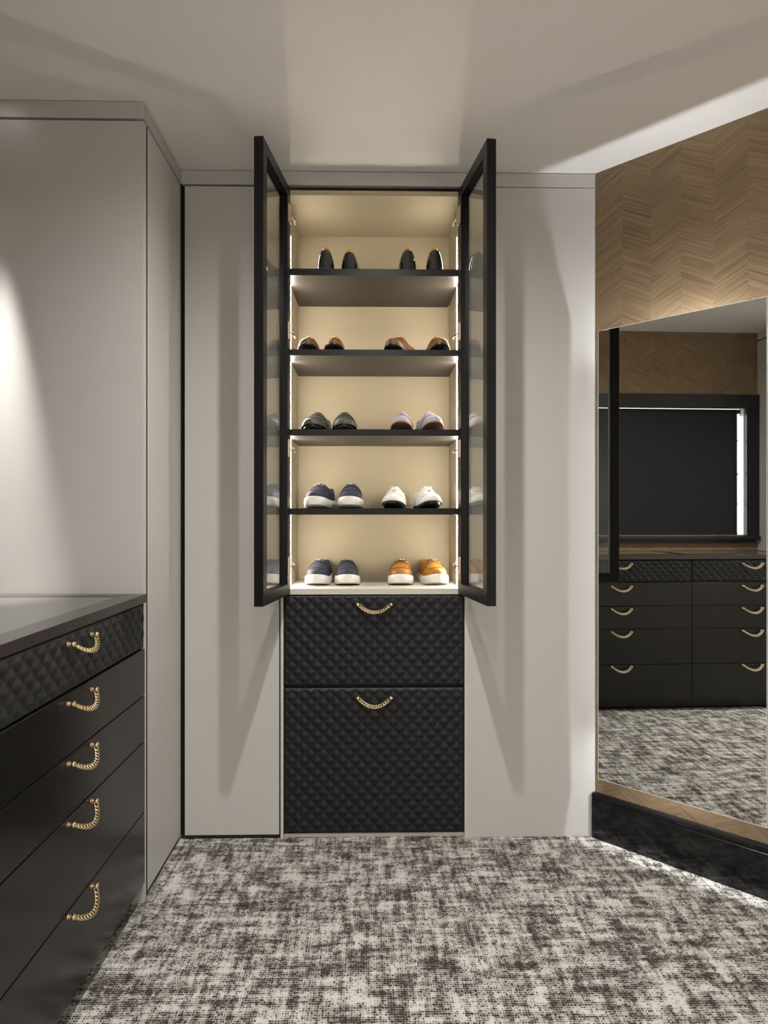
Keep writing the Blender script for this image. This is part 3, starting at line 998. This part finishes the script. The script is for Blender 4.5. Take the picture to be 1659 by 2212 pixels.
HT_SNK = [(0, 0.014), (0.02, 0.021), (0.06, 0.029), (0.12, 0.037), (0.2, 0.046), (0.3, 0.058), (0.38, 0.067), (0.43, 0.070), (0.6, 0.062), (0.8, 0.068), (1, 0.072)]
HT_LOAF = [(0, 0.016), (0.02, 0.024), (0.06, 0.033), (0.12, 0.041), (0.2, 0.050), (0.3, 0.064), (0.38, 0.076), (0.43, 0.081), (0.6, 0.074), (0.8, 0.080), (1, 0.084)]
HT_PAT = [(0, 0.012), (0.02, 0.018), (0.06, 0.026), (0.12, 0.034), (0.2, 0.044), (0.3, 0.058), (0.38, 0.067), (0.43, 0.070), (0.6, 0.068), (0.8, 0.079), (0.93, 0.085), (1, 0.086)]

def shoe(kind, x, y, z, rz, side, label, group):
    """x, y is where the toe tip (for the heel-out pair: the heel) stands"""
    L = 0.262
    root = thing('loafer', label, 'shoe', (0, 0, z), rz, group)
    heel_out = kind == 'patent'
    ctr = Vector((math.sin(rz) * (-L / 2), math.cos(rz) * (L / 2), 0)) if not heel_out else Vector((math.sin(rz + PI) * (-L / 2), math.cos(rz + PI) * (L / 2), 0))
    root.location = (x + ctr.x, y + ctr.y, z)
    if kind in ('sneak_navy', 'sneak_tan'):
        root.name = 'slip_on_shoe'
        a, dk = (SM['navy'], SM['navy_dark']) if kind == 'sneak_navy' else (SM['tan'], SM['tan_dark'])
        l = Last(L, 0.094, side, 0.034, 0.015, HT_SNK, 2.4, e2=2.0)
        up = link('upper', upper_mesh(l), a, root)
        so = link('sole', sole_mesh(l, 0.033, 0.006, 0.004, bulge=0.001), SM['white_rubber'], root)
        so['label'] = 'thick white rubber sole'
        tr = Last(L - 0.012, 0.088, side, 0.0022, 0.015, HT_SNK, 2.5)
        link('tread', sole_mesh(tr, 0.0022, 0.001, 0.0008), SM['brown_sole'] if kind == 'sneak_navy' else SM['white_rubber'], so)
        link('apron_seam', seam_mesh(l, 0.56, 0.115, 0.30, 0.0011), dk, up)
        sp = link('strap', patch_mesh('strap', l, 0.285, 0.375, 0.80, 0.0024, bow=0.03), a, root)
        link('strap_piping', seam_line(l, 0.284, 0.80, 0.03), dk, sp)
        b = link('metal_bit', bit_mesh(l, 0.335, 1), M['steel'], sp)
        b['label'] = 'silver metal bit'
        bar = link('bit_tab', patch_mesh('bit_tab', l, 0.318, 0.354, 0.30, 0.0034), dk, sp)
    elif kind == 'moc_white':
        root.name = 'moccasin'
        l = Last(L, 0.098, side, 0.012, 0.022, HT_LOAF, 2.2)
        up = link('upper', upper_mesh(l), SM['white'], root)
        l2 = Last(L * 0.97, 0.082, side, 0.012, 0.020, HT_LOAF, 2.2)
        so = link('sole', sole_mesh(l2, 0.011, 0.0, 0.003), SM['black_sole'], root)
        so['label'] = 'black rubber driving sole'
        l3 = Last(L * 0.975, 0.086, side, 0.0135, 0.020, HT_LOAF, 2.2)
        link('welt', sole_mesh(l3, 0.0022, 0.0, 0.0008), SM['white_rubber'], so)
        link('apron_seam', seam_mesh(l, 0.56, 0.15, 0.33, 0.0010), SM['white_seam'], up)
        link('strap', patch_mesh('strap', l, 0.315, 0.355, 0.86, 0.0020, bow=0.03), SM['white'], root)
        lb = link('lace_bow', bow_mesh(l, 0.335), SM['white'], root)
        p = l.pt(0.235, 0.0, 0.0)
        V, Fc = [], []
        for dx, ww, hh in ((-0.004, 0.0035, 0.008), (0.004, 0.0035, 0.012)):
            pa = l.pt(0.235, 0.0, 0.0012) + Vector((dx, 0, 0))
            d1 = (l.pt(0.27, 0, 0.0012) - l.pt(0.235, 0, 0.0012)).normalized()
            tube_geo([pa, pa + d1 * hh], ww, 6, False, V, Fc)
        tg = link('tassel_tip', pymesh('tassel_tip', V, Fc, False), SM['white_seam'], lb)
    elif kind == 'driver':
        root.name = 'driving_shoe'
        l = Last(L, 0.102, side, 0.010, 0.016, HT_LOAF, 2.3)
        up = link('upper', upper_mesh(l), SM['green'], root)
        l2 = Last(L * 0.97, 0.086, side, 0.010, 0.016, HT_LOAF, 2.3)
        so = link('sole', sole_mesh(l2, 0.009, 0.0, 0.002), SM['black_sole'], root)
        V, Fc = [], []
        for i in range(7):
            for t_ in (0.03, 0.055):
                xx = (i - 3) * 0.0095
                sphere_geo((xx, (t_ + 0.02 * (i - 3) ** 2 / 9 - 0.5) * l.L, l2.lift(t_) + 0.001), 0.0022, V, Fc, 6, 4)
        st = link('sole_studs', pymesh('sole_studs', V, Fc), SM['green'], so)
        link('apron_seam', seam_mesh(l, 0.54, 0.15, 0.33, 0.0012), SM['green_dark'], up)
        sp = link('strap', patch_mesh('strap', l, 0.275, 0.345, 0.84, 0.0024, bow=0.03), SM['green'], root)
        link('strap_piping', seam_line(l, 0.274, 0.84, 0.03), SM['green_dark'], sp)
        link('strap_piping', seam_line(l, 0.345, 0.84, 0.03), SM['green_dark'], sp)
    elif kind == 'lav':
        l = Last(L, 0.088, side, 0.012, 0.026, HT_LOAF, 2.1)
        up = link('upper', upper_mesh(l), SM['lav'], root)
        so = link('sole', sole_mesh(l, 0.006, 0.002, 0.002), SM['brown_sole'], root)
        so['label'] = 'brown leather sole'
        link('heel_block', heel_mesh(l, 0.006), SM['brown_sole'], root)
        sp = link('strap', patch_mesh('strap', l, 0.25, 0.345, 0.90, 0.0022, bow=0.035), SM['lav'], root)
        link('strap_piping', seam_line(l, 0.249, 0.90, 0.035), SM['lav_dark'], sp)
        V, Fc = tube_geo([l.pt(0.305, q, 0.0024) for q in (-0.17, -0.06, 0.06, 0.17)], [0.0004, 0.0017, 0.0017, 0.0004], 6)
        link('penny_slot', pymesh('penny_slot', V, Fc), SM['lav_dark'], sp)
    elif kind == 'tan_loafer':
        l = Last(L, 0.088, side, 0.013, 0.026, HT_LOAF, 2.2)
        up = link('upper', upper_mesh(l), SM['cognac'], root)
        so = link('sole', sole_mesh(l, 0.007, 0.002, 0.002), SM['black_sole'], root)
        so['label'] = 'black leather sole'
        link('heel_block', heel_mesh(l, 0.006), SM['black_sole'], root)
        link('apron_seam', seam_mesh(l, 0.52, 0.15, 0.36, 0.0012), SM['tan_dark'], up)
        sp = link('strap', patch_mesh('strap', l, 0.29, 0.36, 0.80, 0.0022, bow=0.03), SM['cognac'], root)
        link('metal_bit', bit_mesh(l, 0.325, 0), M['brass'], sp)
    else:
        l = Last(L, 0.098, side, 0.026, 0.0, HT_PAT, 1.95, opn=0.56, wtab=W_PAT, e2=1.8)
        up = link('upper', upper_mesh(l), SM['patent'], root)
        link('sole', sole_mesh(l, 0.006, 0.002, 0.002), SM['black_sole'], root)
        link('heel_block', heel_mesh(l, 0.020), SM['patent'], root)
        V, Fc = [], []
        top = l.pt(0.972, l.qopen(0.972) * 0.0, 0.0)
        zt = l.pt(0.95, l.qopen(0.95), 0).z
        for dx, dz in ((-0.0062, 0.0050), (0.0, 0.0068), (0.0062, 0.0050)):
            sphere_geo((l.c(1) + dx, l.L / 2 - 0.008, zt + dz), 0.0056, V, Fc, 10, 6, (0.8, 1, 1.1))
        tube_geo([(l.c(1) - 0.009, l.L / 2 - 0.010, zt - 0.001), (l.c(1), l.L / 2 - 0.006, zt + 0.0), (l.c(1) + 0.009, l.L / 2 - 0.010, zt - 0.001)], 0.003, 8, False, V, Fc)
        g = link('gold_ornament', pymesh('gold_ornament', V, Fc), M['brass'], root)
        g['label'] = 'gold ornament at the heel'
    return root

def seam_line(l, t, q1, bow):
    V, Fc = tube_geo([l.pt(t + bow * (q / q1) ** 2, q, 0.0012) for q in [(-q1 + 2 * q1 * i / 20) for i in range(21)]], 0.0014, 6)
    return pymesh('strap_piping', V, Fc)

def heel_mesh(l, top):
    """stacked heel under the back quarter, from the floor up to the sole"""
    V, Fc = [], []
    ts = [0.74, 0.78, 0.84, 0.90, 0.94, 0.97, 0.988, 0.997, 1.0]
    for t in ts:
        wv = l.w(t) * 0.97
        y = (t - 0.5) * (l.L + 0.002)
        V += [Vector((l.c(t) - wv, y, 0)), Vector((l.c(t) - wv, y, top)), Vector((l.c(t) + wv, y, top)), Vector((l.c(t) + wv, y, 0))]
    n = len(ts)
    for i in range(n - 1):
        for k in range(4):
            Fc.append((i * 4 + k, i * 4 + (k + 1) % 4, (i + 1) * 4 + (k + 1) % 4, (i + 1) * 4 + k))
    Fc.append((0, 1, 2, 3))
    return pymesh('heel_block', V, Fc, False, 2e-5)

Z1, Z2, Z3, Z4, Z5 = 2.2035, 1.8916, 1.5831, 1.2773, 0.9659
R_ = math.radians
G = 'shoes on the cabinet shelves'
# top shelf: heels outward
shoe('patent', -0.180, 2.505, Z1, PI + R_(3), 1, 'glossy black patent loafer, leftmost of the four on the top shelf', G)
shoe('patent', -0.083, 2.525, Z1, PI + R_(-9), -1, 'glossy black patent loafer, second from the left on the top shelf', G)
shoe('patent', 0.147, 2.503, Z1, PI + R_(3), 1, 'glossy black patent loafer, third from the left on the top shelf', G)
shoe('patent', 0.260, 2.500, Z1, PI + R_(-2), -1, 'glossy black patent loafer, rightmost of the four on the top shelf', G)
# second shelf
shoe('tan_loafer', -0.243, 2.500, Z2, R_(2), -1, 'cognac brown loafer with black sole, leftmost on the second shelf', G)
shoe('tan_loafer', -0.151, 2.500, Z2, R_(-2), 1, 'cognac brown loafer with black sole, second from the left on the second shelf', G)
shoe('tan_loafer', 0.088, 2.500, Z2, R_(-20), -1, 'cognac brown loafer turned sideways on the second shelf, third from left', G)
shoe('tan_loafer', 0.274, 2.490, Z2, R_(2), 1, 'cognac brown loafer with black sole, rightmost on the second shelf', G)
# third shelf
shoe('driver', -0.225, 2.480, Z3, R_(-6), -1, 'dark charcoal driving shoe, leftmost on the third shelf', G)
shoe('driver', -0.108, 2.480, Z3, R_(-1), 1, 'dark charcoal driving shoe, right one of its pair on third shelf', G)
shoe('lav', 0.126, 2.480, Z3, R_(-4), -1, 'pale lavender suede penny loafer, left one of its pair', G)
shoe('lav', 0.250, 2.480, Z3, R_(6), 1, 'pale lavender suede penny loafer, right one of its pair', G)
# fourth shelf
shoe('sneak_navy', -0.214, 2.492, Z4, R_(-7), -1, 'navy slip-on with white sole, leftmost on the fourth shelf', G)
shoe('sneak_navy', -0.090, 2.490, Z4, R_(-6), 1, 'navy slip-on with white sole, right one on the fourth shelf', G)
shoe('moc_white', 0.092, 2.490, Z4, R_(-6), -1, 'white leather moccasin with bow, left one of its pair', G)
shoe('moc_white', 0.243, 2.490, Z4, R_(7), 1, 'white leather moccasin with bow, right one of its pair', G)
# base board
shoe('sneak_navy', -0.212, 2.540, Z5, R_(-2), -1, 'navy slip-on with white sole, leftmost on the lowest board', G)
shoe('sneak_navy', -0.097, 2.540, Z5, R_(1), 1, 'navy slip-on with white sole, right one on the lowest board', G)
shoe('sneak_tan', 0.128, 2.545, Z5, R_(-1), -1, 'tan slip-on with white sole, left one of its pair', G)
shoe('sneak_tan', 0.270, 2.545, Z5, R_(6), 1, 'tan slip-on with white sole, rightmost on the lowest board', G)
